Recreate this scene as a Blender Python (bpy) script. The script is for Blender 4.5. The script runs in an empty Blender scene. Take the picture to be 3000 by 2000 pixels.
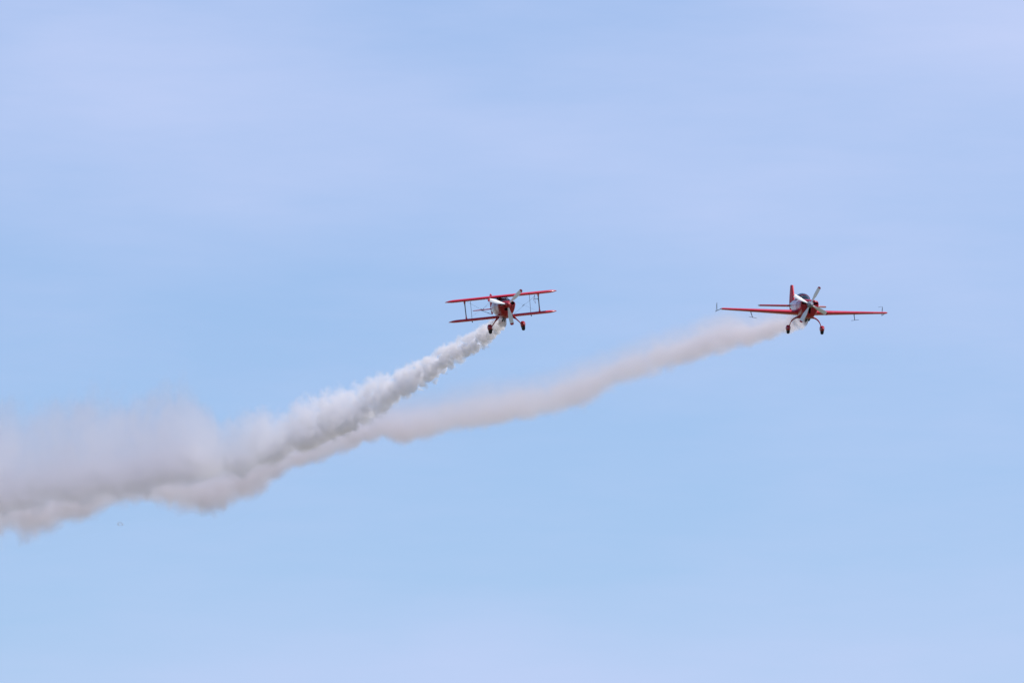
import bpy, bmesh, math, random
from mathutils import Vector, Matrix, noise
R = math.radians
SC = bpy.context.scene
COL = SC.collection
random.seed(4)

# ------------------------------------------------------------------ camera
PITCH = R(8.0)                      # a long lens on the airfield, looking up a little
F_PX = 3000 * 400 / 36.0            # focal length in photograph pixels
EYE = Vector((0, 0, 1.7))
cam_d = bpy.data.cameras.new("camera")
cam_d.lens = 400; cam_d.sensor_width = 36; cam_d.sensor_fit = 'HORIZONTAL'
cam_d.clip_start = 0.5; cam_d.clip_end = 30000
cam = bpy.data.objects.new("camera", cam_d); COL.objects.link(cam)
cam.location = EYE; cam.rotation_euler = (R(90) + PITCH, 0, 0)
SC.camera = cam
VIEW = Matrix.Rotation(PITCH, 3, 'X')   # columns: right, forward, up

def at(px, py, dist):
    """world point seen at photograph pixel (px, py) at a distance along the view"""
    return EYE + VIEW @ Vector(((px - 1500) / F_PX, 1.0, -(py - 1000) / F_PX)) * dist

# ------------------------------------------------------------------ light
SUN_EL, SUN_AZ = R(62), R(85)       # azimuth from +Y towards +X
sun_dir = Vector((math.sin(SUN_AZ) * math.cos(SUN_EL), math.cos(SUN_AZ) * math.cos(SUN_EL), math.sin(SUN_EL)))
sun_d = bpy.data.lights.new("sun", 'SUN'); sun_d.energy = 4.5; sun_d.angle = R(0.6); sun_d.color = (1.0, 0.955, 0.89)
sun = bpy.data.objects.new("sun", sun_d); COL.objects.link(sun)
sun.rotation_euler = sun_dir.to_track_quat('Z', 'Y').to_euler()

W = bpy.data.worlds.new("World"); SC.world = W; W.use_nodes = True
SC.view_settings.view_transform = 'Standard'; SC.view_settings.look = 'None'
SC.view_settings.exposure = 0.0; SC.view_settings.gamma = 1.0

class N:
    """small helper to write node trees"""
    def __init__(s, tree): s.t = tree
    def new(s, kind, ins=None, **kw):
        n = s.t.nodes.new(kind)
        for k, v in kw.items(): setattr(n, k, v)
        for k, v in (ins or {}).items(): s.put(n.inputs[k], v)
        return n
    def put(s, sock, v):
        if isinstance(v, bpy.types.NodeSocket): s.t.links.new(v, sock)
        else: sock.default_value = v
    def math(s, op, a, b=None, c=None, clamp=False):
        n = s.t.nodes.new('ShaderNodeMath'); n.operation = op; n.use_clamp = clamp
        for i, v in enumerate((a, b, c)):
            if v is not None: s.put(n.inputs[i], v)
        return n.outputs[0]
    def rng(s, v, a, b, c=0.0, d=1.0, smooth=False):
        n = s.t.nodes.new('ShaderNodeMapRange'); n.interpolation_type = 'SMOOTHSTEP' if smooth else 'LINEAR'
        for k, x in zip(('Value', 'From Min', 'From Max', 'To Min', 'To Max'), (v, a, b, c, d)): s.put(n.inputs[k], x)
        return n.outputs[0]
    def mix(s, f, a, b):
        n = s.t.nodes.new('ShaderNodeMix'); n.data_type = 'RGBA'
        s.put(n.inputs[0], f); s.put(n.inputs[6], a); s.put(n.inputs[7], b)
        return n.outputs[2]

# sky: Nishita air plus a thin high veil of cirrus, fixed in the sky's own directions
n = N(W.node_tree); W.node_tree.nodes.clear()
sky = n.new('ShaderNodeTexSky', sky_type='NISHITA', sun_disc=False, sun_elevation=SUN_EL, sun_rotation=SUN_AZ,
            altitude=100.0, air_density=1.0, dust_density=0.6, ozone_density=2.0)
tc = n.new('ShaderNodeTexCoord')
def veil(scale, loc, rot, detail, rough):
    mp = n.new('ShaderNodeMapping', {'Vector': tc.outputs['Generated'], 'Scale': scale, 'Location': loc, 'Rotation': rot})
    return n.new('ShaderNodeTexNoise', {'Vector': mp.outputs[0], 'Scale': 1.0, 'Detail': detail, 'Roughness': rough}).outputs[0]
broad = veil((26, 26, 60), (3.1, 0.0, 1.7), (0, R(-14), 0), 3.0, 0.5)
fine = veil((60, 60, 330), (8.3, 2.0, 4.1), (0, R(-12), 0), 6.0, 0.6)
# cirrus bank lying in two known parts of the sky
sx = n.new('ShaderNodeSeparateXYZ', {'Vector': tc.outputs['Generated']})
def bank(px, py, wx, wy, tilt):
    c = (at(px, py, 1000) - EYE).normalized()
    dx = n.math('SUBTRACT', sx.outputs[0], c.x); dz = n.math('SUBTRACT', sx.outputs[2], c.z)
    ca, sa = math.cos(tilt), math.sin(tilt)
    a = n.math('ADD', n.math('MULTIPLY', dx, ca / wx), n.math('MULTIPLY', dz, sa / wx))
    b = n.math('SUBTRACT', n.math('MULTIPLY', dz, ca / wy), n.math('MULTIPLY', dx, sa / wy))
    r2 = n.math('ADD', n.math('MULTIPLY', a, a), n.math('MULTIPLY', b, b))
    return n.math('EXPONENT', n.math('MULTIPLY', r2, -1.0))
P = 1 / F_PX
fac = n.math('ADD', n.math('MULTIPLY', n.math('SUBTRACT', broad, .5), .7), n.math('MULTIPLY', n.math('SUBTRACT', fine, .5), .38))
for w_, b_ in ((.34, bank(1500, 250, 2400 * P, 560 * P, R(-3))), (.36, bank(500, 330, 1000 * P, 300 * P, R(-10))),
               (.62, bank(3000, 60, 850 * P, 300 * P, R(-18))), (.14, bank(1800, 560, 900 * P, 180 * P, R(-18))),
               (.52, bank(1700, 2050, 2400 * P, 300 * P, R(3))), (.14, bank(2900, 1000, 700 * P, 500 * P, 0))):
    fac = n.math('ADD', fac, n.math('MULTIPLY', b_, w_))
fac = n.math('ADD', fac, .05, clamp=True)
SKY_GAIN = 0.12
tint = n.mix(1.0, sky.outputs[0], (1, 1, 1, 1)); tint.node.blend_type = 'MULTIPLY'
tint.node.inputs[7].default_value = (0.975, 1.02, 1.215, 1)   # the camera's cool white balance
CIRRUS = (4.65, 5.4, 7.85, 1)
skymix = n.mix(fac, tint, CIRRUS)
bg = n.new('ShaderNodeBackground', {'Color': skymix, 'Strength': SKY_GAIN})
out = n.new('ShaderNodeOutputWorld', {'Surface': bg.outputs[0]})

C = SC.cycles
C.use_denoising = True
C.volume_step_rate = 1.0; C.volume_max_steps = 512
C.max_bounces = 20; C.volume_bounces = 10; C.transparent_max_bounces = 24; C.diffuse_bounces = 4
C.glossy_bounces = 4; C.transmission_bounces = 8

# ------------------------------------------------------------------ helpers
def mesh_obj(name, vf, mat, parent=None, sharp=35, kind=None):
    verts, faces = vf
    me = bpy.data.meshes.new(name)
    me.from_pydata([tuple(v) for v in verts], [], faces)
    me.update(); me.validate()
    bm = bmesh.new(); bm.from_mesh(me)
    bmesh.ops.remove_doubles(bm, verts=bm.verts, dist=1e-5)
    bmesh.ops.recalc_face_normals(bm, faces=bm.faces)
    bm.to_mesh(me); bm.free()
    me.polygons.foreach_set('use_smooth', [True] * len(me.polygons))
    me.set_sharp_from_angle(angle=R(sharp))
    for m in (mat if isinstance(mat, (list, tuple)) else [mat]): me.materials.append(m)
    o = bpy.data.objects.new(name, me); COL.objects.link(o)
    if parent is not None: o.parent = parent
    if kind: o['kind'] = kind
    return o

def thing(name, label, cat, group=None):
    o = bpy.data.objects.new(name, None); COL.objects.link(o)
    o.empty_display_size = 0.5
    o['label'] = label; o['category'] = cat
    if group: o['group'] = group
    return o

def join(*parts):
    V, Fc = [], []
    for v, f in parts:
        k = len(V); V += list(v); Fc += [[i + k for i in q] for q in f]
    return V, Fc

def loft(rings, cap0=True, cap1=True, closed=True):
    m = len(rings[0]); V = [p for r in rings for p in r]; Fc = []
    for i in range(len(rings) - 1):
        for j in range(m if closed else m - 1):
            a, b = i * m + j, i * m + (j + 1) % m
            Fc.append([a, b, b + m, a + m])
    if cap0: Fc.append(list(range(m))[::-1])
    if cap1: Fc.append([len(V) - m + j for j in range(m)])
    return V, Fc

def tube(pts, rad, seg=10, flat=1.0, axis=None):
    """a tube through points; rad one number or one per point; flat squeezes it across axis"""
    pts = [Vector(p) for p in pts]
    rad = rad if isinstance(rad, (list, tuple)) else [rad] * len(pts)
    rings = []
    for i, p in enumerate(pts):
        t = (pts[min(i + 1, len(pts) - 1)] - pts[max(i - 1, 0)]).normalized()
        ref = Vector(axis) if axis else (Vector((0, 0, 1)) if abs(t.z) < .9 else Vector((0, 1, 0)))
        u = t.cross(ref).normalized(); w = u.cross(t).normalized()
        rings.append([p + (u * math.cos(2 * math.pi * k / seg) * flat + w * math.sin(2 * math.pi * k / seg)) * rad[i] for k in range(seg)])
    return loft(rings)

def lathe(profile, seg=28, axis='Y', centre=(0, 0, 0)):
    c = Vector(centre); rings = []
    for r, h in profile:
        ring = []
        for k in range(seg):
            a = 2 * math.pi * k / seg
            p = Vector((r * math.cos(a), h, r * math.sin(a))) if axis == 'Y' else Vector((h, r * math.cos(a), r * math.sin(a)))
            ring.append(c + p)
        rings.append(ring)
    return loft(rings)

def foil(thick, n=14):
    """symmetric section, chord 0..1, from trailing edge over the top to the nose and back below"""
    up = []
    for i in range(n + 1):
        x = 0.5 * (1 + math.cos(math.pi * i / n))
        y = 5 * thick * (0.2969 * math.sqrt(x) - 0.126 * x - 0.3516 * x * x + 0.2843 * x ** 3 - 0.1036 * x ** 4)
        up.append((x, y))
    return up + [(x, -y) for x, y in up[-2:0:-1]]

def wing(stations, camber=0.0):
    """stations: (x, y of leading edge, z, chord, thickness ratio, incidence in degrees)"""
    rings = []
    for x, yl, z, c, th, inc in stations:
        s, k = math.sin(R(inc)), math.cos(R(inc)); ring = []
        for a, b in foil(th):
            b += camber * 4 * a * (1 - a)
            yy, zz = (a - 0.3) * c, b * c
            ring.append(Vector((x, yl + 0.3 * c + yy * k + zz * s, z - yy * s + zz * k)))
        rings.append(ring)
    return loft(rings)

def upright(stations, aft=False):
    """fin (rounded nose, blunt back) or rudder (blunt front, thin back): stations (z, y leading, chord, thickness)"""
    prof = [(0, 1), (.3, .8), (.65, .5), (1, .14)] if aft else [(0, .12), (.02, .4), (.07, .65), (.18, .85), (.4, 1), (.75, 1.02), (1, 1)]
    prof = [(a, b) for a, b in prof] + [(a, -b) for a, b in prof[::-1]]
    return loft([[Vector((b * th / 2, yl + a * c, z)) for a, b in prof] for z, yl, c, th in stations])

def section(y, w, top, bot, zc=0.0, e=2.3, vee=0.0, n=36, cx=0.0):
    """a fuselage section: half width w, from zc up by top and down by bot, narrowing downwards by vee"""
    ring = []
    for k in range(n):
        a = 2 * math.pi * k / n
        ca, sa = math.cos(a), math.sin(a)
        x = math.copysign(abs(ca) ** (2 / e), ca) * w
        h = math.copysign(abs(sa) ** (2 / e), sa)
        z = zc + (top if h > 0 else bot) * h
        if h < 0: x *= 1 - vee * (-h) ** 1.1
        ring.append(Vector((cx + x, y, z)))
    return ring

# ------------------------------------------------------------------ materials
def material(name):
    m = bpy.data.materials.new(name); m.use_nodes = True
    m.node_tree.nodes.clear()
    return m, N(m.node_tree)

def paint(name, col, rough=0.3, coat=0.5, wear=0.06, metallic=0.0, spec=0.4):
    m, n = material(name)
    co = n.new('ShaderNodeTexCoord').outputs['Object']
    ns = n.new('ShaderNodeTexNoise', {'Vector': co, 'Scale': 6.0, 'Detail': 5.0}).outputs[0]
    c = n.mix(n.rng(ns, 0.3, 0.7), tuple(x * (1 - wear) for x in col) + (1,), tuple(min(1, x * (1 + wear)) for x in col) + (1,))
    b = n.new('ShaderNodeBsdfPrincipled', {'Base Color': c, 'Roughness': n.rng(ns, 0.2, 0.8, rough * 0.8, rough * 1.25),
                                           'Coat Weight': coat, 'Coat Roughness': 0.06, 'Metallic': metallic, 'Specular IOR Level': spec})
    n.new('ShaderNodeOutputMaterial', {'Surface': b.outputs[0]})
    return m

RED = (0.39, 0.005, 0.020)
WHITE = (0.64, 0.61, 0.66)
M_RED = paint('red_paint', RED, 0.3, 0.2)
M_WING = paint('wing_red', (0.64, 0.010, 0.038), 0.32, 0.45)
M_FIN = paint('tail_red', (0.62, 0.01, 0.03), 0.55, 0.0)
M_RED2 = paint('scarlet_paint', (0.35, 0.006, 0.012), 0.32, 0.2)
M_WHITE = paint('white_paint', WHITE, 0.35, 0.4, 0.03)
M_GREY = paint('grey_spinner_paint', (0.24, 0.255, 0.285), 0.3, 0.3, 0.05)
M_BLACK = paint('black_inside', (0.006, 0.006, 0.008), 0.7, 0.0)
M_RUBBER = paint('tyre_rubber', (0.012, 0.012, 0.016), 0.75, 0.0)
M_DARK = paint('dark_metal', (0.025, 0.027, 0.035), 0.45, 0.1)
M_NAVY = paint('antiglare_navy', (0.012, 0.014, 0.035), 0.55, 0.1)
M_STEEL = paint('steel_wire', (0.12, 0.12, 0.13), 0.4, 0.0, 0.05, 0.6)
M_PLEX = paint('horn_tip_grey', (0.30, 0.33, 0.37), 0.3, 0.3)

def glass(name, tint, rough=0.02):
    m, n = material(name)
    tr = n.new('ShaderNodeBsdfTransparent', {'Color': tint + (1,)})
    gl = n.new('ShaderNodeBsdfGlossy', {'Color': (0.95, 1, 1, 1), 'Roughness': rough})
    fr = n.new('ShaderNodeFresnel', {'IOR': 1.5})
    mx = n.new('ShaderNodeMixShader', {0: n.math('ADD', fr.outputs[0], 0.04), 1: tr.outputs[0], 2: gl.outputs[0]})
    n.new('ShaderNodeOutputMaterial', {'Surface': mx.outputs[0]})
    return m
M_GLASS = glass('tinted_canopy', (0.38, 0.54, 0.57))
M_GLASS2 = glass('clear_canopy', (0.62, 0.68, 0.75))

def blade_mat(name, tip_at):
    """white blade with a red tip band; blades are modelled along +Z from the hub"""
    m, n = material(name)
    co = n.new('ShaderNodeTexCoord').outputs['Object']
    z = n.new('ShaderNodeSeparateXYZ', {'Vector': co}).outputs[2]
    c = n.mix(n.math('GREATER_THAN', z, tip_at), (0.88, 0.87, 0.86, 1), (0.50, 0.03, 0.05, 1))
    b = n.new('ShaderNodeBsdfPrincipled', {'Base Color': c, 'Roughness': 0.35, 'Coat Weight': 0.3})
    n.new('ShaderNodeOutputMaterial', {'Surface': b.outputs[0]})
    return m

def strut_mat():
    m, n = material('strut_red_and_navy')
    z = n.new('ShaderNodeSeparateXYZ', {'Vector': n.new('ShaderNodeTexCoord').outputs['Generated']}).outputs[2]
    k = n.math('MULTIPLY', n.rng(z, .16, .28, 0, 1, True), n.rng(z, .84, .94, 1, 0, True))
    c = n.mix(k, (0.62, 0.03, 0.05, 1), (0.03, 0.015, 0.05, 1))
    b = n.new('ShaderNodeBsdfPrincipled', {'Base Color': c, 'Roughness': 0.4})
    n.new('ShaderNodeOutputMaterial', {'Surface': b.outputs[0]})
    return m
M_STRUT = strut_mat()

def livery(name, red, y0, slope, wave, stripe):
    """white tail, red nose, the border a sweeping curve with a dark pinstripe"""
    m, n = material(name)
    s = n.new('ShaderNodeSeparateXYZ', {'Vector': n.new('ShaderNodeTexCoord').outputs['Object']})
    z = s.outputs[2]
    edge = n.math('ADD', n.math('MULTIPLY', z, slope), y0)
    edge = n.math('ADD', edge, n.math('MULTIPLY', n.math('SINE', n.math('MULTIPLY', z, 5.0)), wave))
    dlt = n.math('SUBTRACT', s.outputs[1], edge)
    c = n.mix(n.math('GREATER_THAN', dlt, 0.0), red + (1,), WHITE + (1,))
    for a, w in stripe:
        k = n.math('LESS_THAN', n.math('ABSOLUTE', n.math('SUBTRACT', dlt, a)), w)
        c = n.mix(k, c, (0.05, 0.015, 0.05, 1))
    b = n.new('ShaderNodeBsdfPrincipled', {'Base Color': c, 'Roughness': 0.35, 'Coat Weight': 0.2, 'Coat Roughness': 0.06, 'Specular IOR Level': .4})
    n.new('ShaderNodeOutputMaterial', {'Surface': b.outputs[0]})
    return m

# ------------------------------------------------------------------ ground
m_ground, n = material('airfield_grass')
co = n.new('ShaderNodeTexCoord').outputs['Object']
g1 = n.new('ShaderNodeTexNoise', {'Vector': co, 'Scale': 0.02, 'Detail': 8.0}).outputs[0]
g2 = n.new('ShaderNodeTexNoise', {'Vector': co, 'Scale': 1.5, 'Detail': 6.0}).outputs[0]
cg = n.mix(n.rng(g1, 0.35, 0.65), (0.08, 0.09, 0.035, 1), (0.18, 0.15, 0.09, 1))
cg = n.mix(n.math('MULTIPLY', g2, 0.5), cg, (0.06, 0.07, 0.03, 1))
b = n.new('ShaderNodeBsdfPrincipled', {'Base Color': cg, 'Roughness': 0.95})
n.new('ShaderNodeOutputMaterial', {'Surface': b.outputs[0]})
ring = [[Vector((r * math.cos(a * math.pi / 24), r * math.sin(a * math.pi / 24), 0)) for a in range(48)] for r in (1, 60, 400, 2500, 12000)]
mesh_obj('ground', loft(ring, True, False), m_ground, kind='structure')

# ------------------------------------------------------------------ common aircraft pieces
def place(root, px, py, dist, roll, pitch, yaw):
    """nose points at the viewer along -Y; yaw swings the tail, roll as seen from the front"""
    rot = VIEW @ (Matrix.Rotation(R(-roll), 3, 'Y') @ Matrix.Rotation(R(pitch), 3, 'X') @ Matrix.Rotation(R(yaw), 3, 'Z'))
    root.matrix_world = Matrix.Translation(at(px, py, dist)) @ rot.to_4x4()

def blade_mesh(r, r0, wmax, twist0, twist1, hub_w=0.07):
    """one blade along +Z, leading edge to +X of travel, front face to -Y"""
    rings = []; ns = 26
    for i in range(ns + 1):
        t = 1 - (1 - i / ns) ** 1.7; z = r0 + (r - r0) * t
        w = hub_w + (wmax - hub_w) * min(1, (t / 0.45)) ** 1.2
        if t > 0.45: w = wmax * (1 - 0.22 * ((t - 0.45) / 0.55) ** 2)
        if t > 0.93: w *= math.sqrt(max(0.08, 1 - ((t - 0.93) / 0.075) ** 2))
        th = 0.055 * (1 - t) + 0.014
        be = R(twist0 + (twist1 - twist0) * t)
        ring = []
        for k in range(14):
            a = 2 * math.pi * k / 14
            u, q = math.cos(a) * w / 2, math.sin(a) * th / 2
            # motion is towards -X for a blade pointing up (anticlockwise seen from the front)
            x = -u * math.cos(be) + q * math.sin(be)
            y = -u * math.sin(be) - q * math.cos(be)
            ring.append(Vector((x, y, z)))
        rings.append(ring)
    return loft(rings)

def add_blades(prop, vf, mat, angles, y):
    first = None
    for a in angles:
        if first is None:
            o = first = mesh_obj('blade', vf, mat, prop)
        else:
            o = first.copy(); COL.objects.link(o); o.parent = prop
        o.location = (0, y, 0)
        o.rotation_euler = (0, R(90 - a), 0)   # angle measured anticlockwise from image right

def pant(x, y, z, w, h, l, lean=0.0):
    """wheel fairing: teardrop, blunt to the front"""
    rings = []
    for i in range(15):
        t = i / 14
        s = (math.sin(math.pi * min(1, t / 0.36) / 2) ** 0.62) if t < 0.36 else max(0.05, 1 - ((t - 0.36) / 0.64) ** 1.8)
        if i == 0: s = 0.12
        rr = []
        for k in range(20):
            a = 2 * math.pi * k / 20
            ca, sa = math.cos(a), math.sin(a)
            px_ = math.copysign(abs(ca) ** 0.8, ca) * w / 2 * s
            pz_ = math.copysign(abs(sa) ** 0.8, sa) * h / 2 * s + 0.04 * t * h
            rr.append(Vector((x + px_ + lean * pz_, y - 0.36 * l + t * l, z + pz_)))
        rings.append(rr)
    return loft(rings)

def tyre(x, y, z, r, w):
    return lathe([(0.45 * r, -w * .5), (0.8 * r, -w * .52), (0.95 * r, -w * .38), (r, -w * .15), (r, w * .15), (0.95 * r, w * .38), (0.8 * r, w * .52), (0.45 * r, w * .5)],
                 24, 'X', (x, y, z))

def cut(o, pts, y0, y1):
    """cut a prism with outline pts in x, z out of a closed mesh"""
    cv, cf = loft([[Vector((p[0], y, p[1])) for p in pts] for y in (y0, y1)])
    cm = bpy.data.meshes.new('cutter'); cm.from_pydata(cv, [], cf)
    bm = bmesh.new(); bm.from_mesh(cm); bmesh.ops.recalc_face_normals(bm, faces=bm.faces); bm.to_mesh(cm); bm.free()
    cm.materials.append(M_BLACK)
    co_ = bpy.data.objects.new('cutter', cm); COL.objects.link(co_)
    md = o.modifiers.new('cut', 'BOOLEAN'); md.operation = 'DIFFERENCE'; md.object = co_; md.solver = 'EXACT'; md.material_mode = 'TRANSFER'
    dg = bpy.context.evaluated_depsgraph_get(); dg.update()
    me = bpy.data.meshes.new_from_object(o.evaluated_get(dg))
    o.modifiers.clear(); o.data = me
    bpy.data.objects.remove(co_)
    me.polygons.foreach_set('use_smooth', [True] * len(me.polygons)); me.set_sharp_from_angle(angle=R(35))

def inlet(name, pts, y, depth, parent, lipmat, lip=0.012):
    """an air intake: dark recessed throat behind a painted lip; pts outline in x, z"""
    cx = sum(p[0] for p in pts) / len(pts); cz = sum(p[1] for p in pts) / len(pts)
    cut(parent, pts, y - .3, y + depth + .01)
    ring = lambda k, yy: [Vector((cx + (p[0] - cx) * k, yy, cz + (p[1] - cz) * k)) for p in pts]
    o = mesh_obj(name, loft([ring(.985, y + .02), ring(0.96, y + depth * .6), ring(0.9, y + depth)], False, True), M_BLACK, parent)
    loop = [Vector((p[0], y, p[1])) for p in pts]
    mesh_obj('lip', tube(loop + loop[:2], lip, 8), lipmat, o)
    return o

def oval(cx, cz, a, b, n=20, e=2.0, rot=0.0):
    pts = []
    for k in range(n):
        t = 2 * math.pi * k / n
        x = math.copysign(abs(math.cos(t)) ** (2 / e), math.cos(t)) * a
        z = math.copysign(abs(math.sin(t)) ** (2 / e), math.sin(t)) * b
        pts.append((cx + x * math.cos(rot) - z * math.sin(rot), cz + x * math.sin(rot) + z * math.cos(rot)))
    return pts

# ================================================================== biplane
BI_D = 533.0
bi = thing('biplane', 'small red aerobatic biplane with white three-blade propeller and struts between its two wings', 'biplane')
M_BODY = livery('biplane_livery', (0.35, 0.006, 0.012), 1.62, -0.8, 0.10, [(0.0, 0.02), (0.30, 0.012)])
body = mesh_obj('fuselage', loft([
    section(0.98, .395, .27, .60, -.03, 2.5, .22), section(1.25, .40, .33, .60, -.03, 2.5, .20),
    section(1.6, .395, .34, .58, -.03, 2.4, .18), section(2.1, .37, .34, .54, -.03, 2.4, .16),
    section(2.7, .30, .30, .45, -.03, 2.4, .14), section(3.3, .21, .22, .35, -.04, 2.4, .12),
    section(3.9, .125, .14, .25, -.06, 2.3, .1), section(4.45, .05, .07, .17, -.08, 2.2, .1)]), M_BODY, bi)
cowl = mesh_obj('engine_cowling', loft([
    section(.12, .16, .10, .14, 0, 2.0, .0), section(.13, .30, .15, .30, -.01, 2.3, .1),
    section(.16, .375, .175, .40, -.01, 2.5, .22), section(.22, .41, .19, .47, -.01, 2.6, .28),
    section(.35, .425, .205, .54, -.015, 2.6, .30), section(.6, .42, .235, .60, -.02, 2.6, .28),
    section(.985, .402, .275, .615, -.03, 2.5, .22)]), M_RED2, bi)
for s in (-1, 1):
    inlet('air_inlet', oval(s * .265, .055, .098, .072, 22, 2.3, s * -.12), .150, .16, cowl, M_RED2, .010)
inlet('air_inlet', oval(-.075, -.205, .085, .06, 16, 5), .135, .12, cowl, M_RED2, .006)
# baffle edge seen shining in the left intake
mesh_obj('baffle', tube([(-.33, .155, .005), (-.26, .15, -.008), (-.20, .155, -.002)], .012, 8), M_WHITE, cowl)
# dark anti-glare panel over the cowl
rr = []
for y, w, top, zc in ((.30, .30, .212, -.015), (.6, .33, .243, -.02), (.95, .33, .281, -.03)):
    rr.append([Vector((x * w, y, zc + top * (1 - abs(x * .8) ** 2.5) ** (1 / 2.5) + .004)) for x in [i / 8 - 1 for i in range(17)]])
mesh_obj('antiglare_panel', loft(rr, False, False, False), M_NAVY, bi)
for x in (-.17, -.07):
    mesh_obj('exhaust_pipe', tube([(x, .62, -.55), (x, .70, -.66), (x - .01, .86, -.74)], [.035, .038, .038], 12), M_DARK, bi)

prop = mesh_obj('propeller', lathe([(.05, -.03), (.13, -.03), (.13, .08), (.05, .08)], 24), M_DARK, bi)
mesh_obj('spinner', lathe([(.004, -.27), (.035, -.262), (.07, -.235), (.105, -.18), (.132, -.11), (.148, -.02), (.15, .06), (.10, .09)], 32), M_RED2, prop)
M_BLADE = blade_mat('propeller_white', 0.875)
add_blades(prop, blade_mesh(.975, .10, .215, 44, 20), M_BLADE, (160, 40, 277), .015)

def bi_wing(half, y_le, z, sweep, inc, chord=.90, root=0.0, sides=(-1, 1)):
    st = []
    for s, c, f in ((root, 1, 1), (half * .45, 1, 1), (half * .80, 1, 1), (half * .88, .97, .96), (half * .94, .86, .82), (half * .975, .68, .6), (half * .993, .46, .4), (half, .26, .25)):
        st.append((s, y_le + sweep * s + (1 - c) * chord * .38, z, chord * c, (.155 * max(.6, f)) if c < .9 else .155, inc))
    if len(sides) == 2:
        left = [(-a, *b) for a, *b in st[::-1] if a > 0]
        return wing(left + st, .012)
    s = sides[0]
    return wing([(s * a, *b) for a, *b in (st if s > 0 else st[::-1])], .012)
UZ, LZ = .415, -.53
mesh_obj('wing', bi_wing(2.665, .95, UZ, .117, 3.5), M_WING, bi)
for s in (-1, 1):
    mesh_obj('wing', bi_wing(2.575, 1.32, LZ, .02, 3.5, .88, .30, (s,)), M_WING, bi)
def flared(x0, z0, x1, z1, y, mat, w=.016, flare=.042):
    zs = [0, .05, .16, .3, .7, .84, .95, 1]; fl = [flare, flare * .85, w * 1.15, w, w, w * 1.15, flare * .85, flare]
    rings = []
    for t, f in zip(zs, fl):
        c = Vector((x0 + (x1 - x0) * t, y, z0 + (z1 - z0) * t)); d = .24 + .22 * (abs(t - .5) * 2) ** 4
        rings.append([c + Vector((f * math.sin(a), -d * .5 * math.cos(a), 0)) for a in [2 * math.pi * k / 14 for k in range(14)]])
    return loft(rings)
for s in (-1, 1):
    o = mesh_obj('interplane_strut', flared(s * 1.755, LZ + .04, s * 1.765, UZ - .045, 1.55, M_RED), M_STRUT, bi)
    mesh_obj('aileron_strut', tube([(s * 1.41, 2.02, LZ - .05), (s * 1.41, 2.02, LZ + .06), (s * 1.415, 1.92, UZ - .03)], [.012, .009, .009], 8), M_STEEL, bi)
    mesh_obj('aileron_horn', tube([(s * 1.41, 2.02, LZ - .02), (s * 1.42, 1.98, LZ - .10), (s * 1.40, 1.95, LZ - .12)], [.02, .022, .012], 8), M_DARK, bi)
    # bracing wires
    r = .002
    mesh_obj('landing_wire', tube([(s * .20, 1.25, UZ - .06), (s * 1.72, 1.5, LZ + .05)], r, 6), M_STEEL, bi)
    for dy in (-.05, .05):
        mesh_obj('flying_wire', tube([(s * .38, 1.42 + dy, LZ), (s * 1.70, 1.42 + dy, UZ - .05)], r, 6), M_STEEL, bi)
    mesh_obj('wire_spreader', tube([(s * .93, 1.41, -.135), (s * 1.05, 1.41, -.043)], .009, 8), M_DARK, bi)
    # cabane struts
    mesh_obj('cabane_strut', tube([(s * .34, 1.12, .18), (s * .14, 1.10, UZ - .04)], .017, 8), M_DARK, bi)
    mesh_obj('cabane_strut', tube([(s * .36, 1.50, .18), (s * .14, 1.62, UZ - .03)], .017, 8), M_DARK, bi)
    # gear
    leg = [(s * .33, 1.0, -.50), (s * .42, .97, -.62), (s * .50, .95, -.70), (s * .62, .92, -.84), (s * .735, .90, -.985)]
    mesh_obj('gear_leg', tube(leg, [.085, .06, .030, .024, .022], 12, .8), M_RED2, bi)
    pt = mesh_obj('wheel_fairing', pant(s * .79, .95, -.985, .23, .31, .76), M_RED2, bi)
    mesh_obj('tyre', tyre(s * .79, .93, -1.085, .19, .13), M_RUBBER, pt)
    mesh_obj('bracket', tube([(s * .70, .90, -.99), (s * .69, .90, -1.12)], .017, 8), M_DARK, pt)
# sight gauge on one interplane strut
sg = mesh_obj('sight_gauge', tube([(1.755, 1.42, .03), (1.70, 1.4, .13), (1.66, 1.4, .15), (1.52, 1.4, .15)], [.016, .014, .012, .008], 8), M_DARK, bi)
mesh_obj('sighting_frame', join(tube([(1.57, 1.45, UZ - .08), (1.555, 1.75, .10), (1.58, 1.45, -.07)], .008, 6), tube([(1.57, 1.45, UZ - .08), (1.58, 1.45, -.07)], .006, 6)), M_RED, sg)
# canopy
def canopy(y0, y1, w, zb, h, mat, parent, frames, fmat, peak=.4, e=2.0, fr=.014):
    rings = []; ns = 16
    prof = lambda t: max(.02, (math.sin(math.pi * (t / peak) / 2) if t < peak else math.cos(math.pi * ((t - peak) / (1 - peak)) / 2)) ** .75)
    arc = lambda t, k=1.0: [Vector((math.cos(a) * w * k * (.35 + .65 * prof(t)), y0 + (y1 - y0) * t, zb + abs(math.sin(a)) ** (2 / e) * h * k * prof(t))) for a in [math.pi * j / 18 for j in range(19)]]
    o = mesh_obj('canopy', loft([arc(i / ns) for i in range(ns + 1)], False, False, False), mat, parent)
    for t in frames:
        mesh_obj('canopy_frame', tube(arc(t, 1.005), fr, 8), fmat, o)
    rim = [p for p in [arc(i / ns)[0] for i in range(ns + 1)]]
    rim2 = [arc(i / ns)[-1] for i in range(ns + 1)]
    mesh_obj('canopy_rail', join(tube(rim, fr, 8), tube(rim2, fr, 8)), fmat, o)
    return o
canopy(1.12, 2.75, .30, .22, .15, M_GLASS2, bi, (.22,), M_DARK, .5, 2.0)
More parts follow.
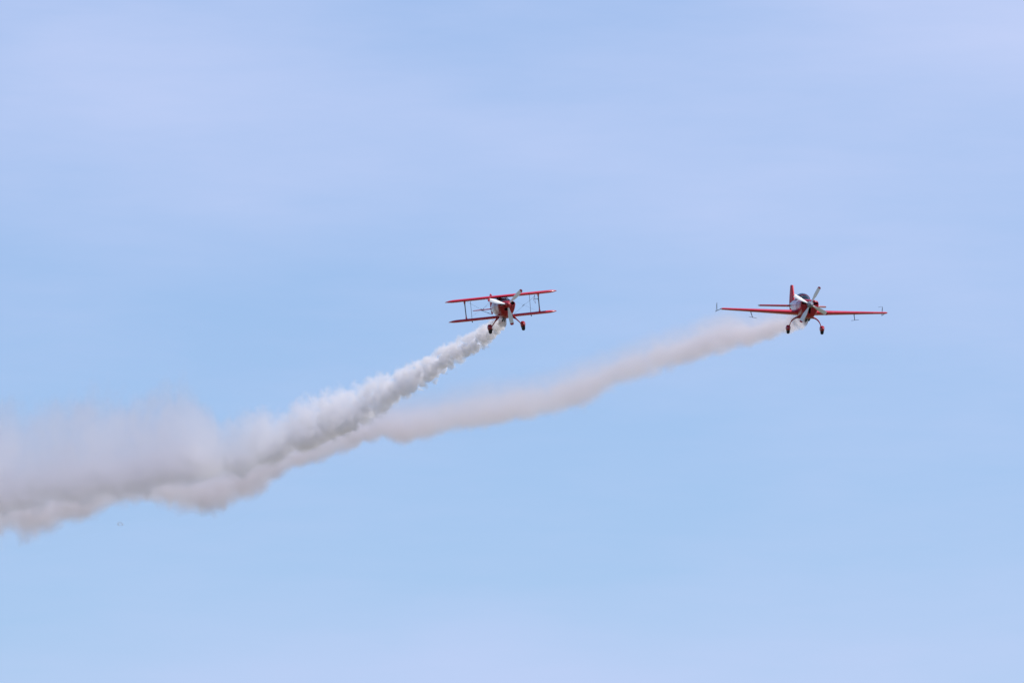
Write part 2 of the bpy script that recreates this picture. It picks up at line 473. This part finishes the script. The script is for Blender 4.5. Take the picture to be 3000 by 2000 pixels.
mesh_obj('cockpit_coaming', tube([(-.26, 1.6, .27), (0, 1.35, .30), (.26, 1.6, .27)], .02, 8), M_BLACK, bi)
mesh_obj('headrest', loft([section(2.12, .09, .06, .12, .33), section(2.3, .10, .08, .14, .32), section(2.7, .06, .06, .12, .28)]), M_DARK, bi)
# tail
TZ = -.105
mesh_obj('stabilizer', wing([(-.96, 4.22, TZ, .10, .10, 0), (-.93, 4.05, TZ, .40, .09, 0), (-.8, 3.92, TZ, .58, .085, 0), (0, 3.66, TZ, .84, .07, 0),
                             (.8, 3.92, TZ, .58, .085, 0), (.93, 4.05, TZ, .40, .09, 0), (.96, 4.22, TZ, .10, .10, 0)]), M_RED, bi)
mesh_obj('fin', upright([(-.06, 3.55, .72, .06), (.15, 3.75, .52, .06), (.40, 3.95, .34, .055), (.56, 4.1, .22, .05)]), M_FIN, bi)
mesh_obj('rudder', upright([(-.36, 4.42, .20, .04), (-.25, 4.32, .42, .05), (.1, 4.30, .50, .06), (.45, 4.30, .42, .06), (.57, 4.30, .32, .055), (.61, 4.36, .15, .04)], True), M_FIN, bi)
for s in (-1, 1):
    mesh_obj('tail_brace', tube([(s * .56, 4.2, TZ - .02), (s * .05, 4.1, -.36)], .009, 8), M_DARK, bi)
    mesh_obj('tail_wire', tube([(s * .48, 4.2, TZ + .02), (s * .02, 4.25, .30)], .004, 6), M_STEEL, bi)
    mesh_obj('trim_horn', tube([(s * .42, 4.3, TZ + .01), (s * .41, 4.3, TZ + .07)], .013, 8), M_DARK, bi)
place(bi, 1487.5, 892.5, BI_D, 6.0, 0.0, 10.0)

# ================================================================== monoplane
MO_D = 507.0
mo = thing('monoplane', 'red single-wing aerobatic aeroplane with bubble canopy, grey spinner and white four-blade propeller', 'aeroplane')
M_BODY2 = livery('monoplane_livery', RED, 1.55, -1.6, .06, [(.0, .02), (.55, .012), (1.15, .012)])
mesh_obj('fuselage', loft([
    section(1.0, .43, .27, .62, -.04, 2.8, .24), section(1.4, .43, .28, .62, -.04, 2.8, .25),
    section(2.0, .41, .28, .60, -.03, 2.6, .26), section(2.8, .37, .28, .54, -.02, 2.5, .24),
    section(3.6, .30, .26, .45, -.01, 2.4, .2), section(4.4, .22, .20, .36, 0, 2.3, .15),
    section(5.2, .14, .13, .26, 0, 2.2, .1), section(5.9, .07, .09, .19, 0, 2.2, .1), section(6.2, .03, .05, .12, 0, 2.2, .1)]), M_BODY2, mo)
cowl = mesh_obj('engine_cowling', loft([
    section(.10, .19, .12, .16, 0, 2.2, 0), section(.115, .36, .19, .36, -.01, 2.9, .12),
    section(.15, .405, .215, .46, -.015, 3.2, .22), section(.25, .425, .235, .54, -.02, 3.3, .28),
    section(.5, .435, .25, .60, -.03, 3.2, .30), section(1.005, .432, .272, .622, -.04, 2.8, .24)]), M_RED, mo)
for s in (-1, 1):
    inlet('air_inlet', oval(s * .265, .055, .105, .048, 20, 4.5), .125, .16, cowl, M_RED, .008)
inlet('air_inlet', oval(.0, -.255, .052, .15, 20, 4), .125, .14, cowl, M_RED, .006)
mesh_obj('exhaust_pipe', tube([(-.02, .7, -.58), (-.03, .82, -.68), (-.04, 1.0, -.73)], [.05, .055, .055], 12), M_DARK, mo)
mesh_obj('exhaust_pipe', tube([(.10, .7, -.58), (.10, .82, -.66), (.10, 1.0, -.70)], [.04, .045, .045], 12), M_DARK, mo)

prop = mesh_obj('propeller', lathe([(.05, -.05), (.13, -.05), (.13, .07), (.05, .07)], 24), M_DARK, mo)
mesh_obj('spinner', lathe([(.004, -.42), (.025, -.40), (.06, -.34), (.10, -.25), (.13, -.15), (.148, -.04), (.152, .05), (.10, .08)], 32), M_GREY, prop)
M_BLADE2 = blade_mat('propeller_white_red_tips', 0.825)
add_blades(prop, blade_mesh(.90, .10, .20, 50, 24, .055), M_BLADE2, (152.5, 62.5, 242.5, 332.5), .0)

# wing: straight taper, square tips, a little dihedral
def mo_half(s):
    st = []
    for t in (0.0, .25, .5, .75, .985, 1.0):
        x = .30 + (3.74 - .30) * t
        c = 1.72 + (.80 - 1.72) * t
        th = .140 + (.115 - .140) * t
        st.append((s * x, 1.42 + .18 * t, -.365 + .085 * t, c if t < 1 else c * .97, th if t < 1 else th * .7, 2.2))
    return st
for s in (-1, 1):
    h = mo_half(s)
    w = mesh_obj('wing', wing(h if s > 0 else h[::-1]), M_WING, mo)
    # aileron spade: arm and flat plate under the wing
    sp = mesh_obj('spade_arm', tube([(s * 2.34, 2.30, -.33), (s * 2.33, 2.22, -.45), (s * 2.33 + (.04 if s < 0 else 0), 2.0, -.63)], [.022, .018, .015], 8), M_DARK, mo)
    pl = loft([[Vector((s * 2.33 + (.04 if s < 0 else 0) + dx, 1.9 + yy, -.635 + .0 + (dx * (.15 if s > 0 else -.15)) + dz)) for dx, dz in ((-.165, -.006), (.165, -.006), (.165, .006), (-.165, .006))] for yy in (-.11, .11)])
    mesh_obj('spade_plate', pl, M_DARK, sp)
    # sighting frame behind the wing tip
    x0, ys = s * 3.72, 3.2
    sf = mesh_obj('sight_frame', tube([(x0, 1.75, -.28), (x0 + s * .02, 2.5, -.32), (x0 + s * .05, ys + .25, -.40)], [.018, .016, .014], 8), M_DARK, mo)
    xe = x0 + s * .03
    mesh_obj('frame_tube', join(tube([(xe, ys - .15, -.37), (xe, ys, .0)], .0085, 6), tube([(xe, ys + .2, -.38), (xe, ys, .0)], .0085, 6),
                                tube([(xe, ys, .0), (xe - .02, ys + .5, .0), (xe - .03, ys + 1.0, -.03)] if s > 0 else [(xe, ys - .02, -.14), (xe, ys + .12, -.15)], .006, 6)), M_STEEL, sf)
# tail
mesh_obj('stabilizer', wing([(-1.50, 5.30, -.07, .62, .10, 2.5), (-1.48, 5.28, -.07, .66, .12, 2.5), (0, 5.05, -.055, 1.0, .10, 2.5), (1.48, 5.28, -.07, .66, .12, 2.5), (1.50, 5.30, -.07, .62, .10, 2.5)]), M_RED, mo)
for s in (-1, 1):
    mesh_obj('horn_tip', wing([(s * x, y, -.07, c, .12, 0) for x, y, c in (((1.50, 5.32, .58), (1.53, 5.36, .48), (1.55, 5.45, .25)) if s > 0 else ((1.55, 5.45, .25), (1.53, 5.36, .48), (1.50, 5.32, .58)))]), M_PLEX, mo)
mesh_obj('fin', upright([(.0, 4.75, 1.07, .14), (.25, 5.0, .82, .13), (.55, 5.28, .54, .115), (.84, 5.52, .30, .10), (.88, 5.58, .24, .06)]), M_FIN, mo)
mesh_obj('rudder', upright([(-.24, 5.85, .38, .10), (.0, 5.823, .62, .138), (.4, 5.823, .57, .118), (.84, 5.823, .44, .098), (.885, 5.84, .28, .05)], True), M_FIN, mo)
canopy(1.45, 3.75, .315, .215, .30, M_GLASS, mo, (.20,), M_RED, .42, 2.2, .016)
mesh_obj('instrument_panel', loft([section(1.7, .20, .06, .06, .23), section(1.95, .24, .12, .06, .23)]), M_BLACK, mo)
mesh_obj('headrest', loft([section(2.95, .14, .22, .08, .24), section(3.1, .17, .22, .08, .24), section(3.6, .12, .06, .06, .24)]), M_DARK, mo)
# faired gear: bowed spring legs
for s in (-1, 1):
    leg = []
    for i in range(9):
        t = i / 8; a = t * math.pi / 2
        leg.append((s * (.24 + .47 * math.sin(a) ** 1.0 if True else 0), 1.40 - .04 * t, -.56 - .46 * (1 - math.cos(a))))
    mesh_obj('gear_leg', tube(leg, [.075, .055, .040, .033, .030, .028, .026, .025, .025], 12, .85), M_RED, mo)
    pt = mesh_obj('wheel_fairing', pant(s * .765, 1.36, -1.07, .215, .28, .80), M_RED, mo)
    mesh_obj('tyre', tyre(s * .765, 1.34, -1.145, .175, .12), M_RUBBER, pt)
place(mo, 2373.5, 892.0, MO_D, -1.46, 0.0, 6.9)

# pilot in the monoplane: continuous body grown over a skeleton
def pilot():
    J = {  # joint: (x, y, z, radius)
        'pelvis': (0, 2.75, -.32, .15), 'waist': (0, 2.77, -.18, .135), 'chest': (0, 2.76, .02, .15), 'collar': (0, 2.74, .13, .10), 'neck': (0, 2.72, .20, .055),
        'jaw': (0, 2.69, .27, .072), 'head': (0, 2.70, .345, .098), 'crown': (0, 2.71, .41, .07), 'nose': (0, 2.595, .315, .018),
        'sh_l': (-.19, 2.74, .11, .065), 'el_l': (-.25, 2.58, -.13, .047), 'wr_l': (-.10, 2.36, -.2, .032), 'ha_l': (-.05, 2.30, -.19, .036),
        'sh_r': (.19, 2.74, .11, .065), 'el_r': (.25, 2.58, -.13, .047), 'wr_r': (.10, 2.36, -.2, .032), 'ha_r': (.05, 2.30, -.19, .036),
        'hip_l': (-.1, 2.68, -.34, .095), 'kn_l': (-.14, 2.28, -.25, .065), 'an_l': (-.12, 1.92, -.42, .042), 'to_l': (-.12, 1.80, -.36, .035),
        'hip_r': (.1, 2.68, -.34, .095), 'kn_r': (.14, 2.28, -.25, .065), 'an_r': (.12, 1.92, -.42, .042), 'to_r': (.12, 1.80, -.36, .035)}
    E = [('pelvis', 'waist'), ('waist', 'chest'), ('chest', 'collar'), ('collar', 'neck'), ('neck', 'jaw'), ('jaw', 'head'), ('head', 'crown'), ('jaw', 'nose')]
    for s in 'lr':
        E += [('collar', 'sh_' + s), ('sh_' + s, 'el_' + s), ('el_' + s, 'wr_' + s), ('wr_' + s, 'ha_' + s), ('pelvis', 'hip_' + s), ('hip_' + s, 'kn_' + s), ('kn_' + s, 'an_' + s), ('an_' + s, 'to_' + s)]
    keys = list(J); me = bpy.data.meshes.new('person')
    me.from_pydata([J[k][:3] for k in keys], [(keys.index(a), keys.index(b)) for a, b in E], [])
    o = bpy.data.objects.new('person', me); COL.objects.link(o)
    sk = o.modifiers.new('skin', 'SKIN'); sk.use_smooth_shade = True
    o.modifiers.new('subsurf', 'SUBSURF').render_levels = 1
    for i, k in enumerate(keys):
        d = me.skin_vertices[0].data[i]; d.radius = (J[k][3],) * 2; d.use_root = (k == 'pelvis')
    m, nn = material('pilot_skin_and_overalls')
    z = nn.new('ShaderNodeSeparateXYZ', {'Vector': nn.new('ShaderNodeTexCoord').outputs['Object']}).outputs[2]
    c = nn.mix(nn.math('GREATER_THAN', z, .19), (.05, .05, .07, 1), (.55, .33, .24, 1))
    bb = nn.new('ShaderNodeBsdfPrincipled', {'Base Color': c, 'Roughness': .6})
    nn.new('ShaderNodeOutputMaterial', {'Surface': bb.outputs[0]})
    me.materials.append(m)
    o['label'] = 'pilot in dark overalls sitting under the bubble canopy of the red monoplane'; o['category'] = 'pilot'
    cap = mesh_obj('headset', join(tube([(-.10, 2.70, .33), (-.085, 2.70, .41), (0, 2.70, .452), (.085, 2.70, .41), (.10, 2.70, .33)], .014, 8),
                                   lathe([(.01, -.12), (.04, -.12), (.045, -.09), (.01, -.09)], 14, 'X', (0, 2.70, .33)), lathe([(.01, .09), (.045, .09), (.04, .12), (.01, .12)], 14, 'X', (0, 2.70, .33))), M_DARK, o)
    return o
pil = pilot()
pil.matrix_world = mo.matrix_world.copy()

# ------------------------------------------------------------------ smoke
def curve(n, t, pts):
    """Float Curve through (t, value in 0..1) points"""
    nd = n.t.nodes.new('ShaderNodeFloatCurve'); cu = nd.mapping.curves[0]
    nd.mapping.use_clip = False
    while len(cu.points) < len(pts): cu.points.new(.5, .5)
    for p, (a, b) in zip(cu.points, pts):
        p.location = (a, b); p.handle_type = 'AUTO_CLAMPED'
    nd.mapping.update()
    n.put(nd.inputs['Value'], t)
    return nd.outputs[0]

def interp(pts, x):
    if x <= pts[0][0]: return pts[0][1]
    for (a, p), (b, q) in zip(pts, pts[1:]):
        if x <= b: return p + (q - p) * (x - a) / (b - a)
    return pts[-1][1]

def smoke_trail(label, edges, depth, dens, soft_up, soft_low, colour, aniso, deep, nscale, amp, hull, seed, step, grow, low_amp, old_px):
    """edges: (px, upper py, lower py) from old end to the aircraft; depth(px): distance.
    A real volume: for each world x a centre (y, z) and radii; billows come from 3-D noise."""
    T = []
    for px, pu, pl in edges:
        D = depth(px)
        a, c = at(px, pu, D), at(px, pl, D)
        T.append((a.x, (a.y + c.y) / 2, (a.z + c.z) / 2, (a.z - c.z) / 2, px))
    x0, x1 = T[0][0], T[-1][0]
    tk = []
    for i, t_ in enumerate(T):
        a, c = T[max(i - 1, 0)], T[min(i + 1, len(T) - 1)]
        tk.append((t_[0], max(1.0, abs((c[1] - a[1]) / (c[0] - a[0])) * .85)))
    ty = [(t[0], t[1]) for t in T]; tz = [(t[0], t[2]) for t in T]; tr = [(t[0], t[3]) for t in T]; tp = [(t[0], t[4]) for t in T]
    # hull mesh
    rings = []; nx = int((x1 - x0) / .22); m = 26
    for i in range(nx + 1):
        x = x0 + (x1 - x0) * i / nx
        yc, zc, rz, ky = interp(ty, x), interp(tz, x), interp(tr, x), interp(tk, x)
        endk = min(1, .25 + (x1 - x) / .25)
        ring = []
        for k in range(m):
            a = 2 * math.pi * k / m
            u = Vector((x / max(rz, .3), math.cos(a) * 1.3, math.sin(a) * 1.3 + seed))
            j = 1 + .10 * noise.noise(u * 1.6)
            ring.append(Vector((x, yc + math.cos(a) * rz * ky * deep * hull * j * endk, zc + math.sin(a) * rz * hull * j * endk)))
        rings.append(ring)
    m_, n = material('smoke_volume')
    pos = n.new('ShaderNodeNewGeometry').outputs['Position']
    s = n.new('ShaderNodeSeparateXYZ', {'Vector': pos})
    t = n.rng(s.outputs[0], x0, x1)
    xo = interp([(p, q) for q, p in tp], old_px)
    young = n.rng(s.outputs[0], xo, x1, 0.0, 1.0, True)      # 0 in old, drifted smoke, 1 at the aircraft
    def fn(pts):
        lo, hi = min(p[1] for p in pts), max(p[1] for p in pts) + 1e-4
        return n.rng(curve(n, t, [((x - x0) / (x1 - x0), (v - lo) / (hi - lo)) for x, v in pts]), 0, 1, lo, hi)
    # range node clamps: fine, curves stay inside 0..1
    yc, zc, rz = fn(ty), fn(tz), fn(tr)
    dz = n.math('DIVIDE', n.math('SUBTRACT', s.outputs[2], zc), rz)
    dy = n.math('DIVIDE', n.math('SUBTRACT', s.outputs[1], yc), n.math('MULTIPLY', n.math('MULTIPLY', rz, fn(tk)), deep))
    d = n.math('SQRT', n.math('ADD', n.math('MULTIPLY', dz, dz), n.math('MULTIPLY', dy, dy)))
    # billows: rounded lumps with creases between them, growing with the age of the smoke
    wob = n.new('ShaderNodeTexNoise', {'Vector': pos, 'Scale': nscale[1] * .9, 'Detail': 2.0})
    warp = n.new('ShaderNodeVectorMath', {0: wob.outputs['Color'], 1: (.5, .5, .5)}, operation='SUBTRACT')
    def lumps(sc, rough, det, sz=1.0):
        k = n.new('ShaderNodeVectorMath', {0: warp.outputs[0], 'Scale': .9 / sc}, operation='SCALE')
        pw = n.new('ShaderNodeVectorMath', {0: pos, 1: k.outputs[0]}, operation='ADD')
        mp = n.new('ShaderNodeMapping', {'Vector': pw.outputs[0], 'Location': (seed, seed * .7, seed * 1.3), 'Scale': (sc, sc, sc * sz)})
        vo = n.new('ShaderNodeTexVoronoi', {'Vector': mp.outputs[0], 'Scale': 1.0, 'Detail': det, 'Roughness': rough, 'Lacunarity': 2.3}, feature='F1')
        return n.math('SUBTRACT', .52, vo.outputs['Distance'])
    mixr = n.new('ShaderNodeMix', {0: young, 2: lumps(nscale[0], .4, 0.0, .55), 3: lumps(nscale[1], .6, 1.0)}, data_type='FLOAT')
    fp = n.new('ShaderNodeMapping', {'Vector': pos, 'Scale': (1.0, 1.0, .5)})     # rising strands
    fb = n.new('ShaderNodeTexNoise', {'Vector': fp.outputs[0], 'Scale': nscale[0] * 2.4, 'Detail': 3.0, 'Roughness': .6}).outputs[0]
    nn = n.math('ADD', mixr.outputs[0], n.math('MULTIPLY', n.math('SUBTRACT', fb, .5), n.rng(young, 0, 1, 1.6, .6)))
    v = n.math('ADD', n.math('SUBTRACT', 1.0 + grow, d), n.math('MULTIPLY', nn, n.math('MULTIPLY', n.math('MULTIPLY', n.rng(dz, -.8, .3, n.rng(young, 0, 1, low_amp, .62), n.rng(young, 0, .55, .5, 1.0), True), n.rng(dz, .1, .7, 1.0, n.rng(young, 0, 1, 1.0, .28), True)), amp)))
    up = n.rng(dz, -.35, .35, 0.0, 1.0, True)
    su = n.rng(young, 0, 1.0, soft_up, soft_up * .8)     # young smoke has a firmer upper edge
    soft = n.math('ADD', n.math('MULTIPLY', up, su), n.math('MULTIPLY', n.math('SUBTRACT', 1.0, up), soft_low))
    body = n.rng(n.math('DIVIDE', v, soft), 0, 1, 0, 1, True)
    # nothing reaches the hull itself
    body = n.math('MULTIPLY', body, n.rng(d, hull * .78, hull * .90, 1.0, 0.0, True))
    sig = fn([(interp([(p, q) for q, p in tp], px), g) for px, g in dens])
    vol = n.new('ShaderNodeVolumePrincipled', {'Color': n.mix(young, colour[0] + (1,), colour[1] + (1,)), 'Density': n.math('MULTIPLY', n.math('MULTIPLY', body, sig), n.rng(dz, -.95, -.2, n.rng(young, 0, .75, 4.2, 1.0), 1.0, True)), 'Anisotropy': n.rng(young, 0, 1, aniso[0], aniso[1])})
    # near-invisible translucent skin, added only to give the hull a surface
    tr_ = n.new('ShaderNodeBsdfTransparent'); df = n.new('ShaderNodeBsdfTranslucent', {'Color': (.8, .8, .82, 1)})
    mx = n.new('ShaderNodeMixShader', {0: .003, 1: tr_.outputs[0], 2: df.outputs[0]})
    n.new('ShaderNodeOutputMaterial', {'Surface': mx.outputs[0], 'Volume': vol.outputs[0]})
    m_.cycles.volume_step_rate = step
    o = mesh_obj('smoke_trail', loft(rings), m_)
    o['label'] = label; o['category'] = 'smoke trail'; o['group'] = 'smoke trails behind the two aeroplanes'
    return o

A = [(-900, 1200, 1610), (-700, 1165, 1590), (-400, 1200, 1545), (-160, 1175, 1520), (0, 1159, 1492), (100, 1190, 1478), (200, 1161, 1462), (300, 1145, 1448), (400, 1157, 1430), (500, 1133, 1410), (600, 1165, 1398), (700, 1210, 1386),
     (800, 1182, 1352), (900, 1155, 1318), (1000, 1130, 1285), (1100, 1094, 1224), (1200, 1056, 1163), (1300, 1005, 1100), (1350, 978, 1066), (1420, 946, 1020), (1455, 934, 982), (1484, 930, 956)]
B = [(-900, 1360, 1720), (-600, 1330, 1690), (-350, 1345, 1640), (-160, 1320, 1600), (0, 1300, 1566), (100, 1290, 1540), (200, 1280, 1512), (300, 1270, 1474), (400, 1265, 1450), (500, 1260, 1470), (600, 1258, 1484), (700, 1248, 1450), (800, 1235, 1402), (900, 1225, 1350), (1000, 1176, 1320),
     (1100, 1156, 1278), (1200, 1134, 1288), (1300, 1118, 1266), (1400, 1102, 1254), (1500, 1088, 1230), (1600, 1068, 1217), (1700, 1036, 1198), (1800, 1004, 1140), (1900, 971, 1106), (2000, 940, 1077),
     (2100, 908, 1043), (2200, 914, 1015), (2300, 902, 980), (2340, 922, 962), (2368, 926, 950)]
dA = lambda px: BI_D + 1.0 + (1484 - px) * .0215 + min(1484 - px, 45) * .07
dB = lambda px: MO_D + 1.2 + (2368 - px) * .034 + min(2368 - px, 50) * .085
top_a = .62
smoke_trail('dense white billowing smoke trail streaming from the biplane down to the left edge', A, dA,
            [(-900, .30), (0, .36), (400, .42), (700, .62), (900, 1.2), (1100, 2.2), (1300, 3.6), (1484, 5)],
            top_a, .16, ((.93, .918, .945), (.985, .958, .957)), (.62, -.1), 1.15, (.62, 2.0), 1.75, 1.75, 5.9, .05, .10, .25, 415)
smoke_trail('thinner pale pinkish smoke trail streaming from the monoplane and passing behind the denser trail', B, dB,
            [(-900, .30), (400, .42), (800, .62), (1100, .76), (1500, .80), (1900, 1.1), (2200, 1.9), (2368, 2.8)],
            2.2, .6, ((.925, .897, .915), (.96, .912, .926)), (.55, .4), 1.2, (.5, 1.1), .8, 1.7, 11.2, .07, .2, .8, 725)

# a small ring of smoke left hanging below the trails
m_ring, n = material('smoke_ring_volume')
vol = n.new('ShaderNodeVolumePrincipled', {'Color': (.93, .90, .90, 1), 'Density': 3.2})
mx = n.new('ShaderNodeMixShader', {0: .003, 1: n.new('ShaderNodeBsdfTransparent').outputs[0], 2: n.new('ShaderNodeBsdfTranslucent').outputs[0]})  # barely visible skin added so the ring has a surface too
n.new('ShaderNodeOutputMaterial', {'Surface': mx.outputs[0], 'Volume': vol.outputs[0]})
rg = []
for i in range(28):
    a = 2 * math.pi * i / 28; k = 1 + .08 * math.sin(3 * a + 1)
    rg.append([Vector(((.115 + .05 * math.cos(b)) * math.cos(a) * k, (.115 + .05 * math.cos(b)) * math.sin(a) * k, .055 * math.sin(b))) for b in [2 * math.pi * j / 12 for j in range(12)]])
o = mesh_obj('smoke_ring', loft(rg + rg[:1], False, False), m_ring)
o.location = at(352, 1534, 560); o.rotation_euler = (R(-30), R(2), 0)
o['label'] = 'tiny faint grey smoke ring hanging in the blue below the trails'; o['category'] = 'smoke ring'
